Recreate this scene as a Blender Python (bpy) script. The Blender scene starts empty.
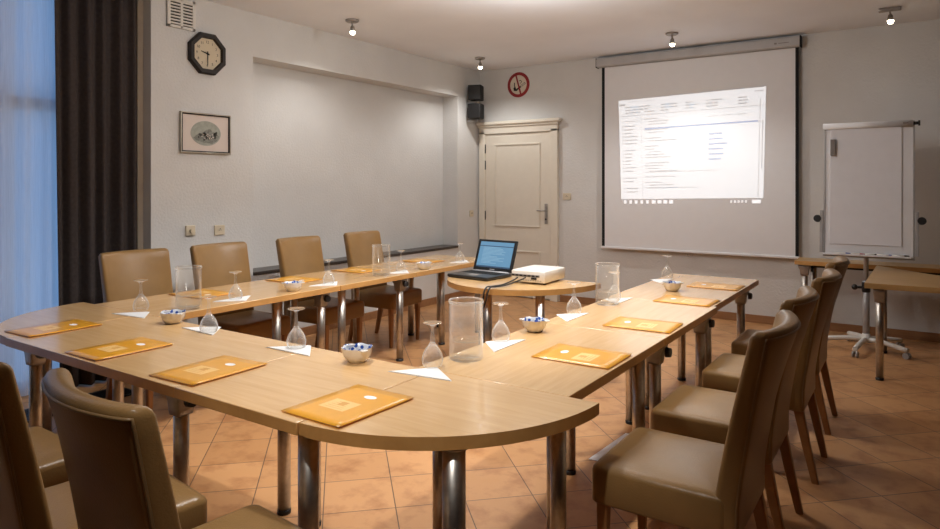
import bpy, bmesh, math, random
from mathutils import Vector, Matrix
random.seed(4)
PI = math.pi
sc = bpy.context.scene
COL = sc.collection

# ------------------------------------------------------------------ materials
def new_mat(name):
    m = bpy.data.materials.new(name); m.use_nodes = True
    nt = m.node_tree
    return m, nt, nt.nodes['Principled BSDF']

def N(nt, kind, **kw):
    n = nt.nodes.new(kind)
    for k, v in kw.items():
        setattr(n, k, v)
    return n

def coords(nt, scale=(1, 1, 1), rot=(0, 0, 0), loc=(0, 0, 0)):
    tc = N(nt, 'ShaderNodeTexCoord'); mp = N(nt, 'ShaderNodeMapping')
    mp.inputs['Scale'].default_value = scale
    mp.inputs['Rotation'].default_value = rot
    mp.inputs['Location'].default_value = loc
    nt.links.new(tc.outputs['Object'], mp.inputs['Vector'])
    return mp.outputs['Vector']

def ramp(nt, fac, stops):
    r = N(nt, 'ShaderNodeValToRGB')
    el = r.color_ramp.elements
    while len(el) < len(stops):
        el.new(0.5)
    for e, (p, c) in zip(el, stops):
        e.position = p; e.color = (*c, 1)
    nt.links.new(fac, r.inputs['Fac'])
    return r.outputs['Color']

def plain(name, col, rough=.5, metal=0., var=.06, scale=12., bump=0., bscale=60., spec=.5, coat=0.):
    """base colour with a faint procedural variation and optional fine bump"""
    m, nt, b = new_mat(name)
    v = coords(nt)
    nz = N(nt, 'ShaderNodeTexNoise'); nz.inputs['Scale'].default_value = scale; nz.inputs['Detail'].default_value = 4
    nt.links.new(v, nz.inputs['Vector'])
    lo = tuple(max(0, c * (1 - var)) for c in col); hi = tuple(min(1, c * (1 + var)) for c in col)
    nt.links.new(ramp(nt, nz.outputs['Fac'], [(.3, lo), (.7, hi)]), b.inputs['Base Color'])
    b.inputs['Roughness'].default_value = rough; b.inputs['Metallic'].default_value = metal
    b.inputs['Specular IOR Level'].default_value = spec
    if coat: b.inputs['Coat Weight'].default_value = coat
    if bump:
        n2 = N(nt, 'ShaderNodeTexNoise'); n2.inputs['Scale'].default_value = bscale; n2.inputs['Detail'].default_value = 3
        nt.links.new(v, n2.inputs['Vector'])
        bp = N(nt, 'ShaderNodeBump'); bp.inputs['Strength'].default_value = bump; bp.inputs['Distance'].default_value = .01
        nt.links.new(n2.outputs['Fac'], bp.inputs['Height']); nt.links.new(bp.outputs['Normal'], b.inputs['Normal'])
    return m

def wood(name, dark, light, rough=.35, sx=1.2, sy=14., bump=.02, coat=0.):
    m, nt, b = new_mat(name)
    b.inputs['Coat Weight'].default_value = coat; b.inputs['Coat Roughness'].default_value = .22; b.inputs['Coat IOR'].default_value = 1.7
    v = coords(nt, (sx, sy, sy))
    nz = N(nt, 'ShaderNodeTexNoise'); nz.inputs['Scale'].default_value = 2.2
    nz.inputs['Detail'].default_value = 8; nz.inputs['Roughness'].default_value = .62; nz.inputs['Distortion'].default_value = .6
    nt.links.new(v, nz.inputs['Vector'])
    v2 = coords(nt, (.9, 2.2, 2.2))
    n2 = N(nt, 'ShaderNodeTexNoise'); n2.inputs['Scale'].default_value = 1.6; n2.inputs['Detail'].default_value = 2
    nt.links.new(v2, n2.inputs['Vector'])
    ad = N(nt, 'ShaderNodeMath', operation='ADD'); nt.links.new(nz.outputs['Fac'], ad.inputs[0])
    ml = N(nt, 'ShaderNodeMath', operation='MULTIPLY'); ml.inputs[1].default_value = .5
    nt.links.new(n2.outputs['Fac'], ml.inputs[0]); nt.links.new(ml.outputs[0], ad.inputs[1])
    nt.links.new(ramp(nt, ad.outputs[0], [(.5, dark), (.98, light)]), b.inputs['Base Color'])
    b.inputs['Roughness'].default_value = rough
    bp = N(nt, 'ShaderNodeBump'); bp.inputs['Strength'].default_value = bump; bp.inputs['Distance'].default_value = .002
    nt.links.new(nz.outputs['Fac'], bp.inputs['Height']); nt.links.new(bp.outputs['Normal'], b.inputs['Normal'])
    return m

def tiles(name):
    m, nt, b = new_mat(name)
    v = coords(nt, rot=(0, 0, -PI / 4), loc=(-.2475, -.13, 0))
    br = N(nt, 'ShaderNodeTexBrick'); br.offset = 0; br.squash = 1
    br.inputs['Scale'].default_value = 1; br.inputs['Brick Width'].default_value = .3255; br.inputs['Row Height'].default_value = .3255
    br.inputs['Mortar Size'].default_value = .0028; br.inputs['Mortar Smooth'].default_value = .2; br.inputs['Bias'].default_value = 0
    br.inputs['Color1'].default_value = (.50, .255, .105, 1); br.inputs['Color2'].default_value = (.60, .32, .14, 1)
    br.inputs['Mortar'].default_value = (.14, .085, .05, 1)
    nt.links.new(v, br.inputs['Vector'])
    v2 = coords(nt)
    nz = N(nt, 'ShaderNodeTexNoise'); nz.inputs['Scale'].default_value = 7; nz.inputs['Detail'].default_value = 6; nz.inputs['Roughness'].default_value = .6
    nt.links.new(v2, nz.inputs['Vector'])
    mx = N(nt, 'ShaderNodeMix', data_type='RGBA', blend_type='MULTIPLY'); mx.inputs['Factor'].default_value = 1
    nt.links.new(br.outputs['Color'], mx.inputs['A'])
    nt.links.new(ramp(nt, nz.outputs['Fac'], [(.3, (.72, .62, .55)), (.52, (1, 1, 1)), (.75, (1.0, .98, .92))]), mx.inputs['B'])
    nt.links.new(mx.outputs['Result'], b.inputs['Base Color'])
    b.inputs['Roughness'].default_value = .42
    bp = N(nt, 'ShaderNodeBump'); bp.inputs['Strength'].default_value = .25; bp.inputs['Distance'].default_value = .004; bp.invert = True
    nt.links.new(br.outputs['Fac'], bp.inputs['Height']); nt.links.new(bp.outputs['Normal'], b.inputs['Normal'])
    return m

def emit(name, col, strength, base=None):
    m, nt, b = new_mat(name)
    b.inputs['Base Color'].default_value = (*(base or col), 1)
    b.inputs['Emission Color'].default_value = (*col, 1); b.inputs['Emission Strength'].default_value = strength
    b.inputs['Roughness'].default_value = .6
    return m

def thin_glass(name, tint=(.97, .98, .98), ior=1.45, rough=.02, haze=.35):
    """clear thin glass: transparent, with fresnel reflection and a faint pale rim where it is seen edge-on"""
    m = bpy.data.materials.new(name); m.use_nodes = True; nt = m.node_tree; nt.nodes.clear()
    out = N(nt, 'ShaderNodeOutputMaterial'); mix = N(nt, 'ShaderNodeMixShader'); mix2 = N(nt, 'ShaderNodeMixShader')
    tr = N(nt, 'ShaderNodeBsdfTransparent'); tr.inputs['Color'].default_value = (*tint, 1)
    gl = N(nt, 'ShaderNodeBsdfGlossy'); gl.inputs['Roughness'].default_value = rough; gl.inputs['Color'].default_value = (1, 1, 1, 1)
    df = N(nt, 'ShaderNodeBsdfTranslucent'); df.inputs['Color'].default_value = (.95, .95, .95, 1)
    lw = N(nt, 'ShaderNodeLayerWeight'); lw.inputs['Blend'].default_value = .5
    pw = N(nt, 'ShaderNodeMath', operation='POWER'); pw.inputs[1].default_value = 2.2
    ml = N(nt, 'ShaderNodeMath', operation='MULTIPLY_ADD'); ml.inputs[1].default_value = haze; ml.inputs[2].default_value = haze * .12
    nt.links.new(lw.outputs['Facing'], pw.inputs[0]); nt.links.new(pw.outputs[0], ml.inputs[0])
    f0 = ((ior - 1) / (ior + 1)) ** 2
    p5 = N(nt, 'ShaderNodeMath', operation='POWER'); p5.inputs[1].default_value = 5.
    fr = N(nt, 'ShaderNodeMath', operation='MULTIPLY_ADD'); fr.inputs[1].default_value = .9 - f0; fr.inputs[2].default_value = f0
    nt.links.new(lw.outputs['Facing'], p5.inputs[0]); nt.links.new(p5.outputs[0], fr.inputs[0])
    nt.links.new(fr.outputs[0], mix.inputs['Fac']); nt.links.new(tr.outputs[0], mix.inputs[1]); nt.links.new(gl.outputs[0], mix.inputs[2])
    nt.links.new(ml.outputs[0], mix2.inputs['Fac']); nt.links.new(mix.outputs[0], mix2.inputs[1]); nt.links.new(df.outputs[0], mix2.inputs[2])
    nt.links.new(mix2.outputs[0], out.inputs['Surface'])
    return m

def sheer(name):
    m = bpy.data.materials.new(name); m.use_nodes = True; nt = m.node_tree; nt.nodes.clear()
    out = N(nt, 'ShaderNodeOutputMaterial'); mix = N(nt, 'ShaderNodeMixShader'); mix2 = N(nt, 'ShaderNodeMixShader')
    tr = N(nt, 'ShaderNodeBsdfTransparent'); tl = N(nt, 'ShaderNodeBsdfTranslucent'); df = N(nt, 'ShaderNodeBsdfDiffuse')
    tl.inputs['Color'].default_value = (.85, .87, .92, 1); df.inputs['Color'].default_value = (.8, .8, .84, 1)
    v = coords(nt, (1, 1, .02))
    nz = N(nt, 'ShaderNodeTexNoise'); nz.inputs['Scale'].default_value = 260; nt.links.new(v, nz.inputs['Vector'])
    mr = N(nt, 'ShaderNodeMapRange'); mr.inputs['To Min'].default_value = .74; mr.inputs['To Max'].default_value = 1.1
    nt.links.new(nz.outputs['Fac'], mr.inputs['Value'])
    mix2.inputs['Fac'].default_value = .4
    nt.links.new(tl.outputs[0], mix2.inputs[1]); nt.links.new(df.outputs[0], mix2.inputs[2])
    nt.links.new(mr.outputs[0], mix.inputs['Fac']); nt.links.new(tr.outputs[0], mix.inputs[1]); nt.links.new(mix2.outputs[0], mix.inputs[2])
    nt.links.new(mix.outputs[0], out.inputs['Surface'])
    return m

def bowl_paint(name):
    m, nt, b = new_mat(name)
    v = coords(nt)
    nz = N(nt, 'ShaderNodeTexVoronoi'); nz.inputs['Scale'].default_value = 55
    nt.links.new(v, nz.inputs['Vector'])
    nt.links.new(ramp(nt, nz.outputs['Distance'], [(.38, (.03, .09, .36)), (.5, (.75, .78, .82))]), b.inputs['Base Color'])
    b.inputs['Roughness'].default_value = .12
    return m

M = dict(
    wall=plain('wall_plaster', (.67, .67, .665), .9, var=.03, scale=3, bump=.35, bscale=50, spec=.2),
    dimwall=wood('bounce_dimming_wall', (.05, .028, .015), (.09, .05, .028), .6),  # dark finish invented for the two unseen walls, to cut bounced light
    ceil=plain('ceiling_paint', (.84, .88, .95), .9, var=.02, scale=2, bump=.15, bscale=70, spec=.2),
    floor=tiles('terracotta_tiles'),
    base=wood('baseboard_wood', (.26, .12, .05), (.36, .18, .08), .5),
    cream=plain('cream_paint', (.74, .69, .60), .45, var=.02),
    creamtrim=plain('cream_trim_paint', (.74, .69, .60), .45, var=.02),
    slate=plain('dark_slate', (.055, .045, .04), .35, var=.2, scale=20),
    table=wood('beech_laminate', (.62, .375, .160), (.74, .485, .235), .2, coat=.55),
    lip=wood('solid_beech_lipping', (.52, .27, .085), (.66, .37, .13), .35, 3, 3),
    table2=wood('oak_laminate', (.40, .235, .085), (.52, .32, .125), .32),
    steel=plain('brushed_steel', (.52, .49, .45), .33, 1., var=.12, scale=40),
    cast=plain('cast_aluminium', (.40, .38, .36), .42, .85, var=.1, scale=30),
    black=plain('black_plastic', (.012, .012, .013), .4, var=.2),
    blackm=plain('matt_black', (.004, .004, .0045), .85, var=.2),
    leather=plain('tan_leatherette', (.26, .150, .055), .32, var=.07, scale=9, bump=.12, bscale=160, spec=.35),
    piping=plain('piping_leatherette', (.24, .145, .062), .4, var=.05),
    legwood=wood('stained_leg_wood', (.26, .11, .035), (.38, .175, .06), .4, 14, 3),
    curtain=plain('brown_drape', (.060, .049, .047), .95, var=.15, scale=40, bump=.2, bscale=300, spec=.1),
    sheer=sheer('white_voile'),
    frame=plain('beige_window_frame', (.46, .39, .31), .5),
    glass=thin_glass('window_glass', (.95, .97, .99), 1.3, .01, .02),
    tumbler=thin_glass('clear_glass', (.985, .988, .985), 1.45, .03, .52),
    jug=thin_glass('jug_glass', (.985, .988, .985), 1.45, .03, .22),
    jugrim=thin_glass('jug_rim_glass', (.97, .97, .96), 1.5, .05, 1.0),
    water=thin_glass('clear_water', (.985, .985, .98), 1.25, .02, .25),
    gilt=plain('gilt_rim', (.75, .62, .40), .2, .6),
    white=plain('white_plastic', (.72, .70, .66), .4, var=.02),
    ivory=plain('ivory_plastic', (.66, .58, .44), .45, var=.03),
    paper=plain('white_paper', (.84, .83, .84), .8, var=.015),
    pad=plain('flip_paper', (.80, .82, .88), .8, var=.015),
    napkin=plain('paper_napkin', (.76, .76, .76), .85, var=.02, bump=.1, bscale=200),
    orange=plain('orange_card', (.80, .37, .022), .32, var=.04, scale=20, coat=.5),
    orange2=plain('orange_card_label', (.84, .54, .20), .4, var=.04),
    orange3=plain('orange_card_print', (.66, .33, .07), .45, var=.05),
    china=plain('white_china', (.80, .77, .72), .15, var=.02),
    chinablue=bowl_paint('blue_painted_china'),
    bluewrap=plain('blue_wrapper', (.03, .07, .30), .3, var=.3, scale=60),
    whitewrap=plain('white_wrapper', (.72, .73, .78), .3, var=.05),
    whiteboard=plain('white_board', (.80, .82, .86), .35, var=.01),
    screenfab=plain('screen_fabric', (.80, .81, .84), .85, var=.01, spec=.2),
    case=plain('screen_case', (.46, .455, .46), .45, var=.03),
    red=plain('sign_red', (.26, .008, .013), .45, var=.05),
    signw=plain('sign_white', (.66, .58, .48), .5, var=.03),
    clockface=plain('clock_face', (.62, .53, .38), .5, var=.04),
    clockrim=wood('dark_clock_wood', (.010, .007, .006), (.016, .010, .008), .6),
    silver=plain('silver_frame', (.44, .40, .33), .35, .6, var=.1),
    mat=plain('picture_mat', (.68, .60, .55), .8, var=.02),
    draw0=plain('print_ground', (.34, .36, .32), .8, var=.12, scale=30),
    draw1=plain('print_dark', (.09, .09, .08), .8, var=.3, scale=40),
    draw2=plain('print_mid', (.22, .23, .21), .8, var=.3, scale=60),
    grey=plain('grey_metal', (.40, .40, .41), .4, .3, var=.05),
    greyd=plain('grey_felt', (.23, .21, .20), .8, var=.1),
    dgrate=plain('dark_grille', (.05, .055, .06), .4, .7, var=.1),
    bulb=emit('lamp_bulb', (1., .86, .62), 28.),
    laptopscr=emit('laptop_screen_light', (.14, .33, .52), .80, (.01, .01, .012)),
    laptoptx=emit('laptop_text', (.32, .52, .66), .85, (.01, .01, .012)),
    laptopbar=emit('laptop_bar', (.05, .12, .22), .6, (.01, .01, .012)),
    pjw=emit('projected_white', (.92, .955, 1.), .52, (.74, .745, .76)),
    pjt=emit('projected_text', (.85, .92, 1.), .17, (.74, .745, .76)),
    pjb=emit('projected_blue', (.30, .50, 1.), .30, (.70, .72, .76)),
    pji=emit('projected_icons', (.97, .97, 1.), .62, (.74, .745, .76)),
)

# ------------------------------------------------------------------ mesh builder
class MB:
    def __init__(s): s.bm = bmesh.new(); s.mi = 0
    def _new(s, verts, faces, mat=None, smooth=False):
        vs = [s.bm.verts.new((mat @ Vector(v)) if mat else v) for v in verts]
        out = []
        for f in faces:
            try:
                fc = s.bm.faces.new([vs[i] for i in f]); fc.material_index = s.mi; fc.smooth = smooth; out.append(fc)
            except ValueError:
                pass
        return out
    def box(s, lo, hi, bevel=0., seg=2, mat=None):
        (a, b, c), (d, e, f) = lo, hi
        v = [(a, b, c), (d, b, c), (d, e, c), (a, e, c), (a, b, f), (d, b, f), (d, e, f), (a, e, f)]
        fs = s._new(v, [(0, 3, 2, 1), (4, 5, 6, 7), (0, 1, 5, 4), (1, 2, 6, 5), (2, 3, 7, 6), (3, 0, 4, 7)], mat)
        if bevel:
            ed = {e for f_ in fs for e in f_.edges}
            r = bmesh.ops.bevel(s.bm, geom=list(ed), offset=bevel, segments=seg, affect='EDGES', profile=.5)
            for q in r['faces']: q.material_index = s.mi; q.smooth = True
        return s
    def loft(s, rings, cap0=True, cap1=True, smooth=True, closed=True, mat=None, strip=False):
        n = len(rings[0]); v = [p for r in rings for p in r]; f = []
        for i in range(len(rings) - 1):
            for j in range(n if closed else n - 1):
                k = (j + 1) % n
                f.append((i * n + j, i * n + k, (i + 1) * n + k, (i + 1) * n + j))
        fs = s._new(v, f, mat, smooth)
        vs = None
        if closed and strip:      # rings symmetric about their long axis: cap with matching cross strips
            for q in (rings[0], rings[-1]):
                s._new(q, [(i, i + 1, n - 2 - i, n - 1 - i) for i in range(n // 2 - 1)], mat, smooth)
        elif closed and (cap0 or cap1):
            caps = []
            if cap0: caps += s._new(rings[0], [tuple(reversed(range(n)))], mat)
            if cap1: caps += s._new(rings[-1], [tuple(range(n))], mat)
            bmesh.ops.triangulate(s.bm, faces=caps)
        return s
    def lathe(s, prof, n=24, mat=None, cap0=False, cap1=False):
        rings = [[(r * math.cos(2 * PI * j / n), r * math.sin(2 * PI * j / n), z) for j in range(n)] for r, z in prof]
        return s.loft(rings, cap0, cap1, mat=mat)
    def cyl(s, p0, p1, r0, r1=None, n=20, cap=True):
        p0, p1 = Vector(p0), Vector(p1); r1 = r0 if r1 is None else r1
        q = (p1 - p0).to_track_quat('Z', 'Y').to_matrix().to_4x4(); L = (p1 - p0).length
        return s.lathe([(r0, 0), (r1, L)], n, Matrix.Translation(p0) @ q, cap, cap)
    def sphere(s, c, r, n=14, sc_=(1, 1, 1)):
        prof = [(max(1e-4, r * math.sin(PI * i / 8)), -r * math.cos(PI * i / 8)) for i in range(9)]
        return s.lathe(prof, n, Matrix.Translation(c) @ Matrix.Diagonal((*sc_, 1)))
    def tube(s, pts, r, n=8, closed=False):
        P = [Vector(p) for p in pts]; rings = []
        up = Vector((0, 0, 1))
        for i, p in enumerate(P):
            a = P[i - 1] if (i or closed) else p; b = P[(i + 1) % len(P)] if (i < len(P) - 1 or closed) else p
            t = (b - a).normalized()
            u = t.cross(up) if abs(t.dot(up)) < .97 else t.cross(Vector((0, 1, 0)))
            u.normalize(); w = t.cross(u)
            rings.append([tuple(p + u * r * math.cos(2 * PI * j / n) + w * r * math.sin(2 * PI * j / n)) for j in range(n)])
        if closed: rings.append(rings[0])
        return s.loft(rings, not closed, not closed)
    def prism(s, poly, z0, z1, bevel=0., mat=None, seg=2):
        n = len(poly)
        v = [(x, y, z0) for x, y in poly] + [(x, y, z1) for x, y in poly]
        f = [tuple(reversed(range(n))), tuple(range(n, 2 * n))] + [(i, (i + 1) % n, n + (i + 1) % n, n + i) for i in range(n)]
        fs = s._new(v, f, mat)
        if bevel:
            ed = {e for q in fs[:2] for e in q.edges}
            r = bmesh.ops.bevel(s.bm, geom=list(ed), offset=bevel, segments=seg, affect='EDGES', profile=.5)
            for q in r['faces']: q.material_index = s.mi
        return s
    def quad(s, pts, mat=None):
        s._new(pts, [tuple(range(len(pts)))], mat); return s
    def text(s, body, size, mat, align='CENTER'):
        cu = bpy.data.curves.new('t', 'FONT'); cu.body = body; cu.size = size; cu.align_x = align; cu.align_y = 'CENTER'; cu.extrude = .0006
        cu.resolution_u = 2
        o = bpy.data.objects.new('t', cu); COL.objects.link(o)
        bpy.context.view_layer.update()
        me = bpy.data.meshes.new_from_object(o.evaluated_get(bpy.context.evaluated_depsgraph_get()))
        s._new([v.co[:] for v in me.vertices], [tuple(p.vertices) for p in me.polygons], mat)
        bpy.data.objects.remove(o); bpy.data.meshes.remove(me); bpy.data.curves.remove(cu)
        return s
    def sides(s, slot):
        s.bm.normal_update()
        for f in s.bm.faces:
            if abs(f.normal.z) < .3: f.material_index = slot
        return s
    def build(s, name, mats, parent=None, loc=(0, 0, 0), rot=(0, 0, 0)):
        bmesh.ops.remove_doubles(s.bm, verts=s.bm.verts, dist=1e-6)
        bmesh.ops.recalc_face_normals(s.bm, faces=s.bm.faces)
        me = bpy.data.meshes.new(name); s.bm.to_mesh(me); s.bm.free()
        for m in (mats if isinstance(mats, (list, tuple)) else [mats]): me.materials.append(m)
        o = bpy.data.objects.new(name, me); COL.objects.link(o)
        o.location = loc; o.rotation_euler = rot
        if parent: o.parent = parent
        return o

def rr(w, d, r, nl=10, nc=4, cx=0., cy=0.):
    """rounded rectangle, counter-clockwise, extra points along the long (x) sides"""
    pts = []
    x0, x1, y0, y1 = cx - w / 2, cx + w / 2, cy - d / 2, cy + d / 2
    for (ox, oy, a0) in ((x1 - r, y1 - r, 0), (x0 + r, y1 - r, PI / 2), (x0 + r, y0 + r, PI), (x1 - r, y0 + r, 1.5 * PI)):
        for k in range(nc + 1):
            a = a0 + PI / 2 * k / nc
            pts.append((ox + r * math.cos(a), oy + r * math.sin(a)))
        if a0 == 0:
            pts += [(x1 - r + (x0 - x1 + 2 * r) * k / nl, y1) for k in range(1, nl)]
        if a0 == PI:
            pts += [(x0 + r + (x1 - x0 - 2 * r) * k / nl, y0) for k in range(1, nl)]
    return pts

def empty(name, loc, rz=0.):
    o = bpy.data.objects.new(name, None); COL.objects.link(o)
    o.location = loc; o.rotation_euler = (0, 0, rz); o.empty_display_size = .1
    return o
def tag(o, label, cat, group=None):
    o['label'] = label; o['category'] = cat
    if group: o['group'] = group
    return o
def struct(o):
    o['kind'] = 'structure'; return o
def copy_tree(o, parent=None):
    c = o.copy(); COL.objects.link(c); c.parent = parent
    for ch in list(o.children): copy_tree(ch, c)
    return c
def smooth_path(pts, n=8):
    P = [Vector(p) for p in pts]; P = [2 * P[0] - P[1]] + P + [2 * P[-1] - P[-2]]; out = []
    for i in range(1, len(P) - 2):
        a, b, c, d = P[i - 1:i + 3]
        for k in range(n):
            t = k / n
            out.append(.5 * ((2 * b) + (c - a) * t + (2 * a - 5 * b + 4 * c - d) * t * t + (3 * b - a - 3 * c + d) * t ** 3))
    out.append(P[-2]); return out

# ------------------------------------------------------------------ room shell
HC = 3.04                       # ceiling height
XL, XR, YB, YF = -5.0, 2.5, 7.65, -2.2
WY0, WY1 = .15, 2.93            # window bay in the left wall
NY0, NY1, NZ0, NZ1 = 3.896, 7.125, .69, 2.644   # recess in the left wall

b = MB(); b.box((XL - .4, YF - .15, -.1), (XR + .15, YB + .15, 0)); struct(b.build('floor', M['floor']))
b = MB(); b.box((XL - .4, YF - .15, HC), (XR + .15, YB + .15, HC + .1)); struct(b.build('ceiling', M['ceil']))
b = MB()
b.box((XL - .3, YF, 0), (XL, WY0, HC)); b.box((XL - .3, WY1, 0), (XL, NY0, HC))
b.box((XL - .3, NY0, 0), (XL, NY1, NZ0 - .03)); b.box((XL - .3, NY0, NZ1), (XL, NY1, HC))
b.box((XL - .3, NY0, NZ0 - .03), (XL - .24, NY1, NZ1)); b.box((XL - .3, NY1, 0), (XL, YB, HC))
struct(b.build('wall_left', M['wall']))
b = MB(); b.box((XL - .3, YB, 0), (XR, YB + .15, HC)); struct(b.build('wall_back', M['wall']))
b = MB(); b.box((XR, YF, 0), (XR + .15, YB + .15, HC)); struct(b.build('wall_right', M['dimwall']))
b = MB(); b.box((XL - .3, YF - .15, 0), (XR + .15, YF, HC)); struct(b.build('wall_front', M['dimwall']))
b = MB(); b.box((XL - .24, NY0, NZ0 - .03), (XL + .012, NY1, NZ0), .004); struct(b.build('trim_1', M['slate']))
b = MB(); b.box((-3.775, YB - .014, 0), (XR, YB, .085), .003); struct(b.build('baseboard_back', M['base']))
b = MB(); b.box((XL, WY1, 0), (XL + .014, YB, .085), .003); struct(b.build('baseboard_left', M['base']))

# door in the back wall
d = empty('door_1', (-4.375, YB, 0)); struct(d)
dx0, dx1 = -.51, .49
b = MB()
b.box((dx0, -.03, .015), (dx1, -.004, 2.165), .003)
leaf = b.build('door_leaf', M['cream'], d)
def moulding(lo, hi, y):
    m = MB(); t = .022; x0, z0 = lo; x1, z1 = hi
    for q in (((x0, z0), (x1, z0 + t)), ((x0, z1 - t), (x1, z1)), ((x0, z0 + t), (x0 + t, z1 - t)), ((x1 - t, z0 + t), (x1, z1 - t))):
        m.box((q[0][0], y - .014, q[0][1]), (q[1][0], y, q[1][1]), .005)
    return m
moulding((-.36, .93), (.33, 2.03), -.03).build('upper_panel', M['cream'], d)
moulding((-.36, .16), (.33, .62), -.03).build('lower_panel', M['cream'], d)
b = MB()
b.box((-.60, -.055, 0), (dx0, 0, 2.2), .006); b.box((dx1, -.055, 0), (.585, 0, 2.2), .006); b.box((-.60, -.055, 2.168), (.585, 0, 2.26), .004)
b.box((-.60, -.065, 0), (-.50, 0, .12), .004); b.box((.485, -.065, 0), (.59, 0, .12), .004)
b.build('door_frame', M['creamtrim'], d)
b = MB(); b.box((-.615, -.075, 2.255), (.60, 0, 2.285), .006); b.box((-.622, -.1, 2.283), (.63, 0, 2.33), .012)
b.build('cornice', M['creamtrim'], d)
for z in (.25, 1.07, 1.75, 1.97):
    b = MB(); b.cyl((-.512, -.038, z - .06), (-.512, -.038, z + .06), .011, n=10); b.build('hinge', M['black'], d)
b = MB(); b.box((.395, -.04, .98), (.435, -.03, 1.24), .004); pl = b.build('handle_plate', M['cast'], d)
b = MB(); b.cyl((.415, -.04, 1.15), (.415, -.075, 1.15), .009, n=10); b.tube([(.42, -.072, 1.15), (.36, -.075, 1.15), (.30, -.072, 1.15)], .008); b.build('lever', M['cast'], pl)
b = MB(); b.cyl((.415, -.04, 1.04), (.415, -.043, 1.04), .012, n=12); b.build('keyhole', M['black'], pl)

# window
w = empty('window_1', (XL - .27, (WY0 + WY1) / 2, 0)); struct(w)
hw = (WY1 - WY0) / 2
b = MB()
for y in (-hw + .035, -hw / 3, hw / 3, hw - .035): b.box((-.03, y - .035, 0), (.03, y + .035, HC), .004)
for z in (.035, 2.06, HC - .035): b.box((-.03, -hw, z - .045), (.03, hw, z + .045), .004)
b.build('window_frame', M['frame'], w)
for k in range(3):
    y0, y1 = -hw + 2 * hw * k / 3 + .04, -hw + 2 * hw * (k + 1) / 3 - .04
    b = MB(); b.box((-.006, y0, .08), (.0, y1, 2.015)); b.box((-.006, y0, 2.105), (.0, y1, HC - .08)); b.build('window_pane', M['glass'], w)
b = MB(); b.box((XL - .2, WY1 - .05, 0), (XL - .1, WY1 - .002, HC), .006); struct(b.build('trim_2', M['frame']))

def drape(name, x, y0, y1, z0, z1, amp, nf, mat, parent=None, seed=0, thick=.004, gather=0.):
    rnd = random.Random(seed); ph = [rnd.uniform(0, 6.28) for _ in range(4)]
    ny, nz = int(nf * 16), 14; rows = []
    for i in range(nz + 1):
        t = i / nz; z = z1 + (z0 - z1) * t; row = []
        for j in range(ny + 1):
            s = j / ny
            y = y0 + (y1 - y0) * s - gather * t * (1 - s)
            wv = math.sin(2 * PI * nf * s + ph[0] + .5 * math.sin(3 * t + ph[1])) + .45 * math.sin(2 * PI * nf * .43 * s + ph[2]) + .3 * math.sin(2 * PI * nf * 1.9 * s + ph[3] + t)
            row.append((x + amp * wv * (.75 + .35 * t), y, z))
        rows.append(row)
    m = MB(); m.loft(rows, closed=False)
    o = m.build(name, mat, parent)
    if thick:
        md = o.modifiers.new('thickness', 'SOLIDIFY'); md.thickness = thick; md.offset = 0
    return o
c = drape('curtain', XL - .085, 2.25, 2.885, .012, HC - .03, .032, 5.5, M['curtain'], seed=3, gather=-.035)
tag(c, 'dark brown floor-length drape drawn to the right edge of the window', 'curtain')
c = drape('sheer_curtain', XL - .165, WY0 + .03, 2.42, .012, HC - .03, .018, 15, M['sheer'], seed=8, thick=0)
tag(c, 'translucent white sheer curtain across the daylit window', 'curtain')
b = MB(); b.box((XL - .21, WY0 + .01, HC - .028), (XL - .03, WY1 - .055, HC - .002), .003)
tag(b.build('curtain_rail', M['white']), 'white double curtain rail under the ceiling above the window', 'curtain rail')

# floor grille below the window
g = empty('floor_grille', (-4.72, 1.35, 0)); tag(g, 'dark slotted convector grille set along the floor by the window', 'grille')
b = MB()
for x in (-.13, .115): b.box((x, -1.25, .001), (x + .015, 1.25, .012), .002)
for y in (-1.25, 1.235): b.box((-.13, y, .001), (.13, y + .015, .012), .002)
b.build('grille_frame', M['dgrate'], g)
b = MB()
for k in range(11): b.box((-.115 + k * .0218, -1.235, .002), (-.105 + k * .0218, 1.235, .010))
for k in range(60): b.box((-.115, -1.235 + k * .0414, .002), (.115, -1.230 + k * .0414, .007))
b.build('slats', M['dgrate'], g)

# ------------------------------------------------------------------ things on the left wall (local x = outwards along +X is done by rotation)
def wall_thing(name, y, z, label, cat, x=XL, group=None):
    o = empty(name, (x, y, z)); o.rotation_euler = (PI / 2, 0, PI / 2)   # local x -> +Y, local y -> +Z, local z -> +X
    return tag(o, label, cat, group)
def back_thing(name, x, z, label, cat, y=YB, group=None):
    o = empty(name, (x, y, z)); o.rotation_euler = (PI / 2, 0, 0)        # local x -> +X, local y -> +Z, local z -> -Y
    return tag(o, label, cat, group)

v = wall_thing('air_vent', 3.183, 2.877, 'white plastic wall vent with two columns of slots above the clock', 'vent')
b = MB(); b.box((-.125, -.122, 0), (.125, .122, .008), .003); b.build('back_plate', M['blackm'], v)
b = MB()
for x0, x1 in ((-.125, -.098), (-.012, .012), (.098, .125)): b.box((x0, -.122, .004), (x1, .122, .02), .003)
b.box((-.125, .1, .004), (.125, .122, .02), .003); b.box((-.125, -.122, .004), (.125, -.1, .02), .003)
b.build('vent_frame', M['white'], v)
b = MB()
for k in range(8):
    z = -.092 + k * .0255; b.box((-.1, z, .006), (.1, z + .0135, .018), .002)
b.build('louvres', M['white'], v)

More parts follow.
